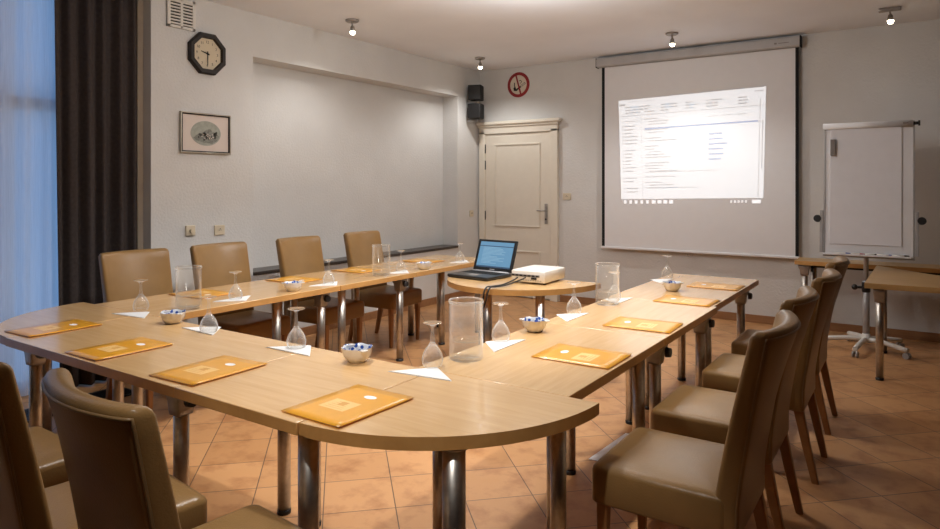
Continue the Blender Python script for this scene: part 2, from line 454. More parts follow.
ck = wall_thing('wall_clock', 3.417, 2.588, 'octagonal black wall clock with cream face showing half past nine', 'clock')
oc = lambda r: [(r * math.cos(PI / 8 + k * PI / 4), r * math.sin(PI / 8 + k * PI / 4)) for k in range(8)]
R1 = .172 / math.cos(PI / 8)
b = MB(); r_o, r_i = oc(R1), oc(R1 * .74)
b.loft([[(x, y, z) for x, y in r] for r, z in ((oc(R1), 0), (oc(R1), .03), (oc(R1 * .95), .042), (oc(R1 * .78), .042), (r_i, .022), (r_i, 0))], False, False, smooth=False)
b.build('clock_frame', M['clockrim'], ck)
b = MB(); b.prism(oc(R1 * .76), .002, .018); face = b.build('clock_face', M['clockface'], ck)
for h in range(1, 13):
    a = PI / 2 - h * PI / 6
    b = MB(); b.text(str(h), .032, Matrix.Translation((.098 * math.cos(a), .098 * math.sin(a), .019))); b.build('numeral', M['draw1'], face)
def hand(a, L, wd, z):
    m = MB(); ca, sa = math.cos(a), math.sin(a)
    m.prism([(-.02 * ca + wd * sa, -.02 * sa - wd * ca), (L * ca + wd * .5 * sa, L * sa - wd * .5 * ca), (L * ca - wd * .5 * sa, L * sa + wd * .5 * ca), (-.02 * ca - wd * sa, -.02 * sa + wd * ca)], z, z + .002); return m
hand(PI / 2 - 9.5 * PI / 6, .062, .006, .021).build('hour_hand', M['blackm'], ck)
hand(-PI / 2, .098, .0045, .024).build('minute_hand', M['blackm'], ck)
b = MB(); b.cyl((0, 0, .02), (0, 0, .028), .007, n=10); b.build('hub', M['blackm'], ck)

p = wall_thing('framed_picture', 3.408, 1.915, 'small framed oval print of a hillside village hanging under the clock', 'picture')
pw, ph = .238, .17
def frame_mb(w_, h_, t, z0, z1, bev=.003):
    m = MB()
    m.box((-w_, h_ - t, z0), (w_, h_, z1), bev); m.box((-w_, -h_, z0), (w_, -h_ + t, z1), bev)
    m.box((-w_, -h_ + t, z0), (-w_ + t, h_ - t, z1), bev); m.box((w_ - t, -h_ + t, z0), (w_, h_ - t, z1), bev); return m
frame_mb(pw, ph, .011, 0, .026).build('outer_frame', M['silver'], p)
frame_mb(pw - .010, ph - .010, .010, .004, .023).build('inner_frame', M['blackm'], p)
b = MB(); b.box((-pw + .012, -ph + .012, .002), (pw - .012, ph - .012, .012)); b.build('mat_board', M['mat'], p)
b = MB()
ov = [(.0 + .142 * math.cos(2 * PI * k / 40), .0 + .104 * math.sin(2 * PI * k / 40)) for k in range(40)]
b.prism(ov, .012, .0135)
b.mi = 1
b.prism([(-.118, -.04), (-.09, -.062), (-.02, -.078), (.06, -.085), (.105, -.06), (.126, -.02), (.095, .008), (.06, .016), (.04, .04), (.0, .030), (-.03, .006), (-.08, -.012)], .0135, .0142)
b.mi = 2
rn = random.Random(2)
for k in range(24):
    x = rn.uniform(-.075, .10); y = rn.uniform(-.062, -.002) + max(0, x) * .15; s = rn.uniform(.005, .011)
    b.prism([(x - s, y - s), (x + s, y - s), (x + s, y + s * .6), (x, y + s * 1.3), (x - s, y + s * .6)], .0142, .0147)
b.mi = 3
for k in range(14):
    x = rn.uniform(-.055, .085); y = rn.uniform(-.05, -.005) + max(0, x) * .15; s = .004
    b.prism([(x - s, y - s), (x + s, y - s), (x + s, y + s), (x - s, y + s)], .0147, .015)
b.build('print', [M['draw0'], M['draw2'], M['draw1'], M['mat']], p)

s = wall_thing('dimmer_switch', 3.263, 1.104, 'square ivory rotary dimmer switch on the wall behind the tan chairs', 'switch')
b = MB(); b.box((-.042, -.042, 0), (.042, .042, .022), .005); b.build('plate', M['ivory'], s)
b = MB(); b.cyl((0, -.004, .022), (0, -.004, .045), .017, .015, 16); b.build('dial', M['ivory'], s)
def socket(o, w_=.042):
    b = MB(); b.box((-w_, -.042, 0), (w_, .042, .014), .004); pp = b.build('plate', M['ivory'], o)
    b = MB(); b.cyl((0, 0, .012), (0, 0, .0155), .02, n=18); b.build('socket_insert', M['ivory'], o)
    b = MB()
    for x in (-.009, .009): b.cyl((x, 0, .0155), (x, 0, .0165), .004, n=8)
    b.cyl((0, .011, .0155), (0, .011, .022), .003, n=8)
    b.build('pin_holes', M['blackm'], o)
socket(wall_thing('wall_socket', 3.543, 1.092, 'ivory wall socket to the right of the dimmer switch', 'socket'), .05)
socket(wall_thing('wall_socket', 7.437, 1.096, 'ivory wall socket on the narrow wall left of the door', 'socket'))
socket(back_thing('wall_socket', -3.68, 1.335, 'ivory wall socket right of the white door', 'socket'), .055)

# loudspeakers
for (z, lab, rz) in ((2.70, 'upper black loudspeaker mounted high in the corner by the door', .35), (2.455, 'lower black loudspeaker mounted in the corner under another one', .28)):
    o = empty('loudspeaker', (-4.87, 7.36, z), rz); tag(o, lab, 'loudspeaker', 'loudspeakers in the corner')
    b = MB(); b.box((-.09, -.085, -.1), (.09, .085, .1), .012); b.build('cabinet', M['blackm'], o)
    b = MB(); b.box((-.08, -.092, -.09), (.08, -.085, .09), .004); b.build('speaker_cover', M['black'], o)
    b = MB(); b.tube([(0, .03, -.1), (0, .04, -.125), (-.12, .0, -.125)], .012); b.build('bracket', M['grey'], o)

# no-smoking sign
o = back_thing('no_smoking_sign', -4.385, 2.805, 'round red and white no smoking sign above the door', 'sign')
b = MB(); b.cyl((0, 0, 0), (0, 0, .004), .16, n=40); b.build('sign_disc', M['signw'], o)
b = MB(); b.loft([[(r * math.cos(2 * PI * j / 40), r * math.sin(2 * PI * j / 40), z) for j in range(40)] for r, z in ((.166, 0), (.166, .006), (.126, .006), (.126, .003))], False, False, smooth=False)
b.mi = 0
a = math.radians(-74)
ca, sa = math.cos(a), math.sin(a)
b.prism([(-.13 * ca + .011 * sa, -.13 * sa - .011 * ca), (.13 * ca + .011 * sa, .13 * sa - .011 * ca), (.13 * ca - .011 * sa, .13 * sa + .011 * ca), (-.13 * ca - .011 * sa, -.13 * sa + .011 * ca)], .0055, .007)
b.build('red_ring', M['red'], o)
b = MB()
R_ = Matrix.Rotation(math.radians(33), 4, 'Z')
b.box((-.075, -.052, .004), (.015, -.028, .005), mat=R_)
b.box((.02, -.052, .004), (.095, -.047, .005), mat=R_); b.box((.02, -.033, .004), (.095, -.028, .005), mat=R_); b.box((.09, -.052, .004), (.095, -.028, .005), mat=R_)
b.prism([(-.07, -.075), (-.04, -.08), (-.035, -.045), (-.055, -.02), (-.075, -.04)], .004, .005)
b.tube([(.01, .05, .005), (.035, .055, .005), (.05, .035, .005), (.03, .015, .005)], .004, 6)
b.tube([(-.06, .03, .005), (-.06, -.01, .005), (-.05, -.03, .005)], .006, 6)
b.build('cigarette_symbol', M['blackm'], o)

# ------------------------------------------------------------------ projection screen
s = back_thing('projection_screen', -2.13, 0, 'large white roll-down projection screen on the back wall with a lit image', 'screen', y=YB - .035)
b = MB()
pr = [(.0, 3.01), (.075, 3.01), (.085, 2.995), (.085, 2.92), (.07, 2.905), (.0, 2.905)]
b.loft([[(x, z, y) for y, z in pr] for x in (-1.107, 1.120)], True, True, smooth=False)
b.build('case', M['case'], s)
b = MB(); b.box((1.120, 2.898, -.005), (1.132, 3.015, .09), .004); b.build('end_cap', M['blackm'], s)
b = MB(); b.box((-1.113, 2.898, -.005), (-1.107, 3.015, .09), .003); b.build('end_cap', M['blackm'], s)
b = MB(); b.box((.92, 2.95, .085), (1.02, 2.957, .0865)); b.box((.88, 2.945, .085), (.905, 2.962, .0865)); b.build('case_mark', M['greyd'], s)
b = MB(); b.box((-1.054, .735, .03), (1.106, 2.9, .032)); fab = b.build('fabric', M['screenfab'], s)
b = MB()
b.box((-1.054, .735, .0295), (-1.018, 2.9, .0328)); b.box((1.074, .735, .0295), (1.106, 2.9, .0328)); b.build('black_border', M['blackm'], s)
b = MB(); b.box((-1.066, .715, .02), (1.112, .742, .045), .006); b.build('bottom_bar', M['screenfab'], s)
b = MB(); b.tube([(-.03, .705, .032), (-.025, .68, .032), (.0, .672, .032), (.025, .68, .032), (.03, .705, .032)], .004, 6); b.build('pull_loop', M['grey'], s)
# image: keystoned quad, u,v in 0..1 ; text rows, ribbon, list pane, icons
PX = (-0.805, 1.248, 0.763, 1.279, 0.793, 2.522, -0.842, 2.484)   # BL BR TR TL (x,z)
def im(u, v_, z=.0335):
    bl, br, tr, tl = Vector((PX[0], PX[1])), Vector((PX[2], PX[3])), Vector((PX[4], PX[5])), Vector((PX[6], PX[7]))
    q = (bl * (1 - u) + br * u) * (1 - v_) + (tl * (1 - u) + tr * u) * v_
    return (q.x, q.y, z)
b = MB()
def pq(u0, v0, u1, v1, mi, z):
    b.mi = mi; b.quad([im(u0, v0, z), im(u1, v0, z), im(u1, v1, z), im(u0, v1, z)])
pq(0, .052, 1, 1, 0, .0332)
rn = random.Random(11)
pq(.005, .945, .05, .965, 1, .0336)
for k in range(9): pq(.08 + k * .022, .972, .09 + k * .022, .98, 1, .0336)
pq(.93, .965, .985, .975, 1, .0336)
for gx in (.05, .09, .13, .19, .31, .34, .48, .51, .62, .65, .83):
    for k in range(3): pq(gx, .87 + k * .026, gx + rn.uniform(.02, .09), .880 + k * .026, 1, .0336)
pq(.0, .843, 1, .848, 1, .0336)
pq(.02, .79, .15, .795, 1, .0336)
for k in range(20):
    if k in (6, 14, 17): continue
    v0 = .74 - k * .033; pq(.022, v0, .03, v0 + .012, 1, .0336); pq(.038, v0, .038 + rn.uniform(.04, .10), v0 + .011, 1, .0336)
pq(.165, .06, .168, .83, 1, .0336)
pq(.19, .705, .96, .72, 2, .0336)
for k in range(26):
    v0 = .80 - k * .026
    if 3 <= k <= 3 or k in (6, 9, 15, 20, 22): continue
    x0 = .19 + (.0 if rn.random() < .7 else .03); pq(x0, v0, x0 + rn.uniform(.06, .24), v0 + .0085, 1, .0336)
for k in range(6):
    v0 = .62 - k * .045; x0 = .64; pq(x0, v0, x0 + rn.uniform(.08, .14), v0 + .013, 2, .0336)
for k in range(3): pq(.64 + k * .09, .78, .70 + k * .09, .787, 1, .0336)
pq(.19, .30, .70, .305, 1, .0336); pq(.30, .15, .56, .155, 1, .0336)
pq(.965, .06, .97, .9, 1, .0336); pq(.982, .3, .99, .72, 1, .0336)
for k in range(9): pq(.02 + k * .043, .008, .038 + k * .043 + (.01 if k > 4 else 0), .038, 3, .0336)
for k in range(5): pq(.79 + k * .024, .012, .80 + k * .024, .032, 3, .0336)
pq(.93, .006, .985, .036, 3, .0336)
b.build('projected_image', [M['pjw'], M['pjt'], M['pjb'], M['pji']], s)

# ------------------------------------------------------------------ ceiling spot lamps and added fill lights
WARM = (1., .965, .92)
def spot_lamp(x, y, label, square=False, power=55, aim=(0, 0, -1)):
    o = empty('ceiling_spotlight', (x, y, HC)); tag(o, label, 'lamp', 'ceiling spotlights')
    b = MB()
    if square: b.box((-.085, -.03, -.028), (.085, .03, 0), .006)
    else: b.lathe([(.001, -.022), (.05, -.022), (.062, -.014), (.064, 0), (.001, 0)], 24)
    b.build('mounting_plate', M['cast'], o)
    b = MB(); b.cyl((0, 0, -.02), (.004, 0, -.055), .008, n=10); b.sphere((.004, 0, -.058), .011); b.build('stem', M['cast'], o)
    b = MB(); b.lathe([(.001, 0), (.018, 0), (.022, -.03), (.032, -.05), (.028, -.05), (.018, -.03)], 18, Matrix.Translation((.004, 0, -.062))); b.build('lamp_holder', M['cast'], o)
    b = MB(); b.sphere((.006, 0, -.118), .024, sc_=(1, 1, .95)); b.build('bulb', M['bulb'], o)
    lamp_or_fill(power, (x + .006, y, HC - .15), aim)
    return o
def lamp_or_fill(power, loc, aim=(0, 0, -1), size=150, col=WARM):
    L = bpy.data.lights.new('lamp_or_fill', 'SPOT' if size else 'POINT'); L.energy = power; L.color = col; L.shadow_soft_size = .04
    if not size: L.shadow_soft_size = .22
    if size: L.spot_size = math.radians(size); L.spot_blend = .6
    o = bpy.data.objects.new('lamp_or_fill', L); COL.objects.link(o); o.location = loc
    o.rotation_euler = Vector(aim).to_track_quat('-Z', 'Y').to_euler()
    return o

spot_lamp(-4.44, 4.59, 'small ceiling spotlight in front of the wall recess, left of the others', power=24)
spot_lamp(-4.46, 6.83, 'small ceiling spotlight near the corner above the loudspeakers', power=34)
spot_lamp(-2.10, 6.82, 'small ceiling spotlight in front of the projection screen', power=40, aim=(0, -.25, -1))
spot_lamp(-.21, 6.93, 'ceiling spotlight on a bar-shaped plate above the flip chart', square=True, power=1.5)
for (x, y, e, e2) in ((-2.3, 4.3, 108, 46), (-2.4, 2.35, 98, 26)):
    lamp_or_fill(e, (x, y, HC - .2), aim=(-.2, 0, -1), size=108)
    lamp_or_fill(e2, (x, y, HC - .36), size=0)  # unseen point fill added to lift the ambient light
lamp_or_fill(135, (-.95, 3.35, HC - .2), aim=(-.40, 0, -1), size=70)  # added fill without a fixture, brightens right-row seats and tables
lamp_or_fill(110, (-.95, .45, HC - .2), aim=(-.17, .5, -1), size=46)  # added front fill, no fixture, lights the near table edges

# ------------------------------------------------------------------ tables
ZT, TT = .74, .041
def table_leg(t, x, y, r=.029, hinge=0., knob=True):
    b = MB(); b.lathe([(r, .02), (r, ZT - TT - .003)], 24, Matrix.Translation((x, y, 0)), True, True); lg = b.build('leg', M['steel'], t)
    b = MB(); b.lathe([(r + .001, 0), (r + .002, .004), (r + .002, .02), (.001, .02)], 20, Matrix.Translation((x, y, 0)), True); b.build('foot_cap', M['black'], lg)
    b = MB(); b.lathe([(r + .014, ZT - TT - .008), (r + .014, ZT - TT - .0005), (.001, ZT - TT - .0005)], 20, Matrix.Translation((x, y, 0)), True); b.build('top_flange', M['cast'], lg)
    if hinge is not None and hinge is not False and hinge != 0.:
        a = hinge; m = Matrix.Translation((x, y, 0)) @ Matrix.Rotation(a, 4, 'Z')
        b = MB(); zt = ZT - TT - .001
        b.loft([[(px, py, z) for px, py in rr(w_, d_, .008, 2, 3)] for w_, d_, z in ((.066, .066, zt - .105), (.074, .07, zt - .085), (.078, .076, zt - .05), (.105, .08, zt - .03), (.11, .082, zt))], mat=m)
        b.build('hinge_bracket', M['cast'], lg)
        if knob:
            b = MB(); c0 = m @ Vector((-.055, 0, zt - .045)); c1 = m @ Vector((-.078, 0, zt - .045)); b.cyl(c0, c1, .026, .022, 16); b.build('hinge_knob', M['black'], lg)
    return lg
def rect_table(x0, x1, y0, y1, label, legs, along='x', mat='table', group='beech conference tables', name='conference_table'):
    cx, cy = (x0 + x1) / 2, (y0 + y1) / 2
    rz = 0 if along == 'x' else PI / 2
    t = empty(name, (cx, cy, 0), rz); tag(t, label, 'table', group)
    L, W = ((x1 - x0), (y1 - y0)) if along == 'x' else ((y1 - y0), (x1 - x0))
    b = MB(); b.box((-L / 2, -W / 2, ZT - TT), (L / 2, W / 2, ZT), .003); b.sides(1).build('tabletop', [M[mat], M['lip']], t)
    b = MB()
    iy = W / 2 - .17; ix = L / 2 - .1
    for s_ in (-1, 1): b.box((-ix, s_ * iy - .012, ZT - TT - .034), (ix, s_ * iy + .012, ZT - TT - .0005), .002)
    b.build('under_frame', M['blackm'], t)
    for q in legs:
        x, y = q[0] - cx, q[1] - cy
        lx, ly = (x, y) if along == 'x' else (y, -x)
        h = q[2] if len(q) > 2 else 0.
        table_leg(t, lx, ly, q[3] if len(q) > 3 else .029, (h - rz) if h else 0.)
    return t
def quarter_table(cx, cy, R, a0, label, legs, rz=0., r=.036):
    t = empty('quarter_round_table', (cx, cy, 0)); tag(t, label, 'table', 'beech conference tables')
    pts = [(0, 0)] + [(R * math.cos(a0 + PI / 2 * k / 32), R * math.sin(a0 + PI / 2 * k / 32)) for k in range(33)]
    b = MB(); b.prism(pts, ZT - TT, ZT, .003); b.sides(1).build('tabletop', [M['table'], M['lip']], t)
    for q in legs: table_leg(t, q[0] - cx, q[1] - cy, q[2] if len(q) > 2 else r, 0.)
    return t
g_ = .0015
rect_table(-3.675 + g_, -2.262 - g_, 1.413, 2.12 - g_, 'long beech table in the near row beside the left rounded corner table',
           [(-3.63, 1.53, PI), (-2.375, 1.515, PI), (-3.58, 2.02), (-2.375, 2.02)])
rect_table(-2.262 + g_, -1.602 - g_, 1.413, 2.12 - g_, 'short square beech table in the near row beside the nearest curved corner table',
           [(-1.645, 1.50, 0., .034), (-2.18, 2.02)])
quarter_table(-1.60, 2.12, .70, -PI / 2, 'quarter-round beech corner table nearest the camera with a curved edge', [(-1.165, 1.64, .036), (-1.02, 2.05, .028), (-1.5, 2.02, .028)])
quarter_table(-3.677, 2.12, .70, PI, 'quarter-round beech corner table in front of the sheer curtain', [(-4.1, 1.78, .03), (-3.78, 2.02, .03)])
# left row
LX0, LX1 = -4.245, -3.53
rect_table(LX0, LX1, 2.123, 3.53 - g_, 'beech table of the row along the left wall, nearest the window', [(-3.63, 3.43, PI), (-4.16, 3.485), (-3.64, 3.03), (-4.16, 2.22)], 'y')
rect_table(LX0, LX1, 3.53 + g_, 4.42 - g_, 'middle beech table of the row along the left wall, with a glass jug', [(-3.62, 3.63), (-4.15, 3.63), (-3.62, 4.31, PI), (-4.12, 4.31)], 'y')
rect_table(LX0, LX1, 4.42 + g_, 5.68, 'farthest beech table of the row along the left wall, beside the laptop', [(-3.67, 4.97), (-4.15, 5.11), (-3.67, 5.58), (-4.15, 5.58)], 'y')
# right row
RX0, RX1 = -1.69, -1.015
rect_table(RX0, RX1, 2.123, 3.19 - g_, 'nearest beech table of the right row, beside the curved corner table', [(-1.485, 3.16 - .04), (-1.1, 3.06, 0, .03), (-1.6, 2.22), (-1.12, 2.22)], 'y')
rect_table(RX0, RX1, 3.19 + g_, 4.195 - g_, 'middle beech table of the right row with a glass jug', [(-1.6, 3.30), (-1.09, 3.27, PI), (-1.485, 3.985), (-1.09, 4.1, PI)], 'y')
rect_table(RX0 - .02, RX1 - .02, 4.195 + g_, 5.57, 'farthest beech table of the right row, nearest the projection screen', [(-1.49, 4.31), (-1.11, 4.32), (-1.49, 5.08), (-1.105, 5.27, PI)], 'y')
# half-round laptop table
t = empty('half_round_table', (-2.61, 4.715, 0)); tag(t, 'half-round beech table carrying the laptop and projector', 'table')
pts = [(.62 * math.cos(PI + PI * k / 48), .72 * math.sin(PI + PI * k / 48)) for k in range(49)]
b = MB(); b.prism(pts, ZT - TT, ZT, .003); b.sides(1).build('tabletop', [M['table'], M['lip']], t)
for q in ((-.02, -.58, .031), (.36, -.48, .034), (-.34, -.075, .03), (.156, -.095, .03)): table_leg(t, *q)
# side tables in the corner by the flip chart
rect_table(-1.01, .55, 7.19, 7.545, 'narrow oak side table against the back wall behind the flip chart', [(-.93, 7.27, PI), (-.87, 7.45), (.45, 7.27), (.45, 7.45)], 'x', 'table2', 'oak side tables', 'side_table')
t = empty('side_table', (-.33, 5.84, 0)); tag(t, 'angled oak side table at the right edge in front of the flip chart', 'table', 'oak side tables')
b = MB(); b.prism([(-.01, 0), (1.2, .02), (1.2, .16), (.44, .84), (.01, 1.325)], ZT - TT, ZT, .003); b.build('tabletop', M['table2'], t)
for q in ((.085, .085, .026), (.075, 1.06, .026), (1.1, .09, .026)): table_leg(t, q[0], q[1], q[2], PI / 2, False)

# ------------------------------------------------------------------ chairs
def make_chair():
    t = empty('dining_chair', (0, 0, 0))
    # seat
    b = MB(); W_, D_, cy = .475, .47, .036
    rings = []
    for ins, z in ((.02, .352), (.004, .355), (0, .362), (0, .466), (.004, .478), (.014, .486), (.03, .49), (.12, .496), (.19, .498)):
        rings.append([(x, y, z) for x, y in rr(W_ - 2 * ins, D_ - 2 * ins, max(.008, .03 - ins * .12), 10, 4, 0, cy)])
    b.loft(rings); b.build('seat', M['leather'], t)
    # backrest
    def back_ring(z, ins=0.):
        k = max(0., (z - .45) / .57)
        th = .078 - .018 * k; wd = .462 + .022 * k
        yc = -.190 - .100 * k ** 1.15; cv = .055 * k ** 1.6
        out = []
        for x, y in rr(wd - 2 * ins, th - 2 * ins, max(.004, .022 - ins), 14, 4):
            f = 1 - (2 * x / wd) ** 2
            out.append((x, y + yc - cv * f, z))
        return out
    b = MB(); rings = [back_ring(.345, .02), back_ring(.35, .004)]
    rings += [back_ring(.36 + (1.0 - .36) * i / 14) for i in range(15)]
    rings += [back_ring(1.011, .003), back_ring(1.019, .009), back_ring(1.024, .018)]
    b.loft(rings, strip=True); bk = b.build('backrest', M['leather'], t)
    # piping along the rear edge of the backrest
    zs = [.37 + (.99 - .37) * i / 14 for i in range(15)]
    top = back_ring(1.004, .0)
    pth = [back_ring(z)[25] for z in zs] + [top[i] for i in range(25, 44)] + [back_ring(z)[43] for z in reversed(zs)]
    b = MB(); b.tube(pth, .0042, 6); b.build('piping', M['piping'], bk)
    for sx in (-1, 1):
        b = MB(); b.loft([[(x + sx * .200, y + .232, z) for x, y in rr(w_, w_, .006, 1, 2)] for w_, z in ((.028, 0), (.042, .358))], smooth=False); b.build('leg', M['legwood'], t)
        b = MB()
        b.loft([[(x + sx * .195, y + yy, z) for x, y in rr(w_, w_ * 1.1, .006, 1, 2)] for w_, yy, z in ((.029, -.275, 0), (.036, -.235, .18), (.042, -.2, .352))], smooth=False); b.build('leg', M['legwood'], t)
    return t
chairs = [
    # x, y, rot, label, group
    (-1.525, 1.07, -.10, 'tan leather chair at the near table, its dark back nearest the camera', 'chairs at the near tables'),
    (-2.145, 1.06, -.13, 'tan leather chair cut off by the left picture edge, left of the nearest chair back', 'chairs at the near tables'),
    (-2.80, 1.02, -.01, 'tan leather chair with only its seat showing between two near chair backs', 'chairs at the near tables'),
    (-4.225, 2.53, -PI / 2, 'tan leather chair in front of the brown drape, far left along the wall', 'chairs along the left wall'),
    (-4.22, 3.20, -PI / 2, 'tan leather chair below the dimmer switch and wall socket', 'chairs along the left wall'),
    (-4.20, 3.99, -PI / 2 + .03, 'tan leather chair at the start of the wall recess', 'chairs along the left wall'),
    (-4.21, 4.80, -PI / 2 + .03, 'tan leather chair in front of the recess, nearest the laptop', 'chairs along the left wall'),
    (-.70, 2.435, PI / 2, 'tan leather chair on the right, nearest the camera with its whole seat in view', 'chairs on the right'),
    (-.72, 3.125, PI / 2, 'second tan leather chair from the camera in the right row', 'chairs on the right'),
    (-.70, 3.89, PI / 2, 'third tan leather chair from the camera in the right row', 'chairs on the right'),
    (-.72, 4.66, PI / 2, 'farthest tan leather chair of the right row, its seat lit white', 'chairs on the right'),
]
ch0 = make_chair()
for i, (x, y, rz, lab, grp) in enumerate(chairs):
    o = ch0 if i == 0 else copy_tree(ch0)
    o.location = (x, y, 0); o.rotation_euler = (0, 0, rz); tag(o, lab, 'chair', grp)

# ------------------------------------------------------------------ table ware
def make_goblet():
    t = empty('wine_glass', (0, 0, 0))
    b = MB()
    outer = [(.038, 0), (.0405, .006), (.044, .02), (.0435, .032), (.038, .052), (.029, .068), (.020, .080), (.0135, .088)]
    inner = [(.012, .083), (.018, .077), (.027, .066), (.036, .051), (.0417, .032), (.0422, .02), (.0388, .006), (.0368, 0)]
    b.lathe(outer + [(.010, .092), (.001, .092)], 28); b.lathe(inner + [(.038, 0)], 28); b.build('bowl', M['tumbler'], t)
    b = MB(); b.lathe([(.0135, .088), (.0105, .095), (.0075, .112), (.006, .135), (.0055, .152), (.007, .160), (.013, .166)], 20); b.build('stem', M['tumbler'], t)
    b = MB(); b.lathe([(.013, .166), (.024, .170), (.037, .1725), (.0385, .174), (.037, .1755), (.001, .1745)], 28); b.build('foot', M['tumbler'], t)
    return t
def make_napkin():
    m = MB(); w_, h_ = .145, .135
    def tri(s_, z0, z1, sk=0):
        m.prism([(-w_ * s_, sk), (w_ * s_, sk), (.006 * s_, h_ * s_ + sk), (-.006 * s_, h_ * s_ + sk)], z0, z1)
    tri(1, 0, .0012); tri(.965, .0012, .0024, .0015); tri(.93, .0024, .0036, .001)
    return m.build('paper_napkin', M['napkin'])
# glass x, y ; napkin x, y (middle of long side), rz pointing the tip
g0, n0 = make_goblet(), make_napkin()
T_ = [
    (-3.80, 2.165, (-3.70, 2.03), 0.1, 'near the window corner beside the orange folder', 'at the left rounded corner table, in front of the drape'),
    (-2.955, 2.035, (-3.02, 2.01), -.05, 'between the left bowl of sweets and the middle of the near row', 'beside the left bowl of sweets in the near row'),
    (-2.345, 2.065, (-2.32, 1.99), 0., 'in the middle of the near row, left of the middle bowl', 'in the middle of the near row, left of the middle bowl'),
    (-1.645, 2.165, (-1.60, 2.02), 0.12, 'beside the nearest glass jug on its left', 'nearest the camera, across the seam of the corner table'),
    (-1.645, 2.70, (-1.555, 2.64), PI / 2, 'just behind the nearest glass jug', 'just behind the nearest glass jug'),
    (-1.645, 3.51, (-1.575, 3.42), PI / 2, 'in front of the projector in the right row', 'in front of the projector in the right row'),
    (-1.62, 4.06, (-1.55, 4.06), PI / 2, 'right beside the far glass jug in the right row', 'beside the far glass jug in the right row'),
    (-1.655, 5.25, (-1.60, 5.09), PI / 2, 'farthest in the right row, below the projection screen', 'farthest in the right row, left of the far bowl'),
    (-3.665, 2.72, (-3.70, 2.72), -PI / 2, 'on the left row, right of the left glass jug', 'on the left row, right of the left glass jug'),
    (-3.665, 3.54, (-3.69, 3.51), -PI / 2, 'on the left row, between the small bowl and the middle jug', 'on the left row, between the small bowl and the middle jug'),
    (-3.665, 4.38, (-3.685, 4.34), -PI / 2, 'on the left row, right of the jug by the recess', 'on the left row, right of the jug by the recess'),
    (-3.675, 5.275, (-3.69, 5.26), -PI / 2, 'at the far end of the left row, beside the laptop', 'at the far end of the left row, beside the laptop'),
]
for i, (x, y, (nx, ny), rz, lg, ln) in enumerate(T_):
    o = g0 if i == 0 else copy_tree(g0)
    o.location = (x, y, ZT + .0042); o.rotation_euler = (0, 0, 0); tag(o, 'upturned wine glass ' + lg, 'glass', 'upturned wine glasses')
    o = n0 if i == 0 else copy_tree(n0)
    o.location = (nx, ny, ZT + .0004); o.rotation_euler = (0, 0, rz); tag(o, 'white triangular paper napkin ' + ln, 'napkin', 'folded paper napkins')

def make_jug():
    t = empty('glass_jug', (0, 0, 0)); R, h = .073, .25
    b = MB(); b.lathe([(.001, 0), (R - .006, 0), (R, .006), (R, h - .012), (R + .002, h - .004), (R, h), (R - .004, h), (R - .004, .02), (R - .01, .014), (.001, .014)], 36); b.build('jug_body', M['jug'], t)
    b = MB(); b.lathe([(R + .0005, h - .011), (R + .003, h - .005), (R + .001, h + .001), (R - .004, h + .001), (R - .0045, h - .004)], 36); b.build('jug_rim', M['jugrim'], t)
    b = MB(); b.lathe([(.001, .015), (R - .012, .0145), (R - .0055, .022), (R - .0055, .078), (R - .0045, .082), (R - .008, .080), (.001, .080)], 36); b.build('water', M['water'], t)
    return t
j0 = make_jug()
for i, (x, y, lab) in enumerate(((-1.597, 2.338, 'clear glass jug nearest the camera at the corner of the right row'), (-1.602, 3.90, 'clear glass jug in the right row, beside the projector'),
                                 (-3.625, 2.36, 'clear glass jug on the left row, in front of the tan chairs'), (-3.635, 4.095, 'clear glass jug on the left row, in front of the wall recess'))):
    o = j0 if i == 0 else copy_tree(j0)
    o.location = (x, y, ZT + .001); tag(o, lab, 'jug', 'clear glass jugs')

def make_bowl():
    t = empty('china_bowl', (0, 0, 0)); n = 32
    prof_o = [(.001, 0), (.037, 0), (.040, .004), (.043, .008), (.054, .020), (.060, .036), (.0625, .052), (.064, .060)]
    prof_i = [(.064, .060), (.0595, .056), (.057, .036), (.050, .020), (.036, .012), (.001, .010)]
    def lob(r, z, a): return r * (1 + (.045 * math.cos(6 * a) if z > .045 else .0))
    def ring(r, z): return [(lob(r, z, 2 * PI * j / n) * math.cos(2 * PI * j / n), lob(r, z, 2 * PI * j / n) * math.sin(2 * PI * j / n), z + (.002 * math.cos(12 * PI * j / n) if z > .05 else 0)) for j in range(n)]
    b = MB(); b.loft([ring(*q) for q in prof_o], False, False); b.build('bowl_body', M['china'], t)
    b = MB(); b.loft([ring(*q) for q in prof_i], False, False); b.build('painted_inside', M['chinablue'], t)
    for a in (-.35, PI - .35):
        b = MB(); c_, s_ = math.cos(a), math.sin(a)
        b.prism([(c_ * r - s_ * q, s_ * r + c_ * q) for r, q in ((.055, -.02), (.074, -.014), (.08, 0), (.074, .014), (.055, .02))], .052, .058, .001); b.build('lug_handle', M['china'], t)
    return t
def make_sweet():
    t = empty('wrapped_sweet', (0, 0, 0))
    b = MB(); b.sphere((0, 0, .009), .0095, 10, (1.5, 1, .9)); b.build('sweet_body', M['bluewrap'], t)
    b = MB()
    for s_ in (-1, 1): b.lathe([(.002, 0), (.009, .012)], 8, Matrix.Translation((s_ * .013, 0, .009)) @ Matrix.Rotation(s_ * PI / 2, 4, 'Y'))
    b.build('twisted_end', M['whitewrap'], t)
    return t
b0, s0 = make_bowl(), make_sweet(); first = True
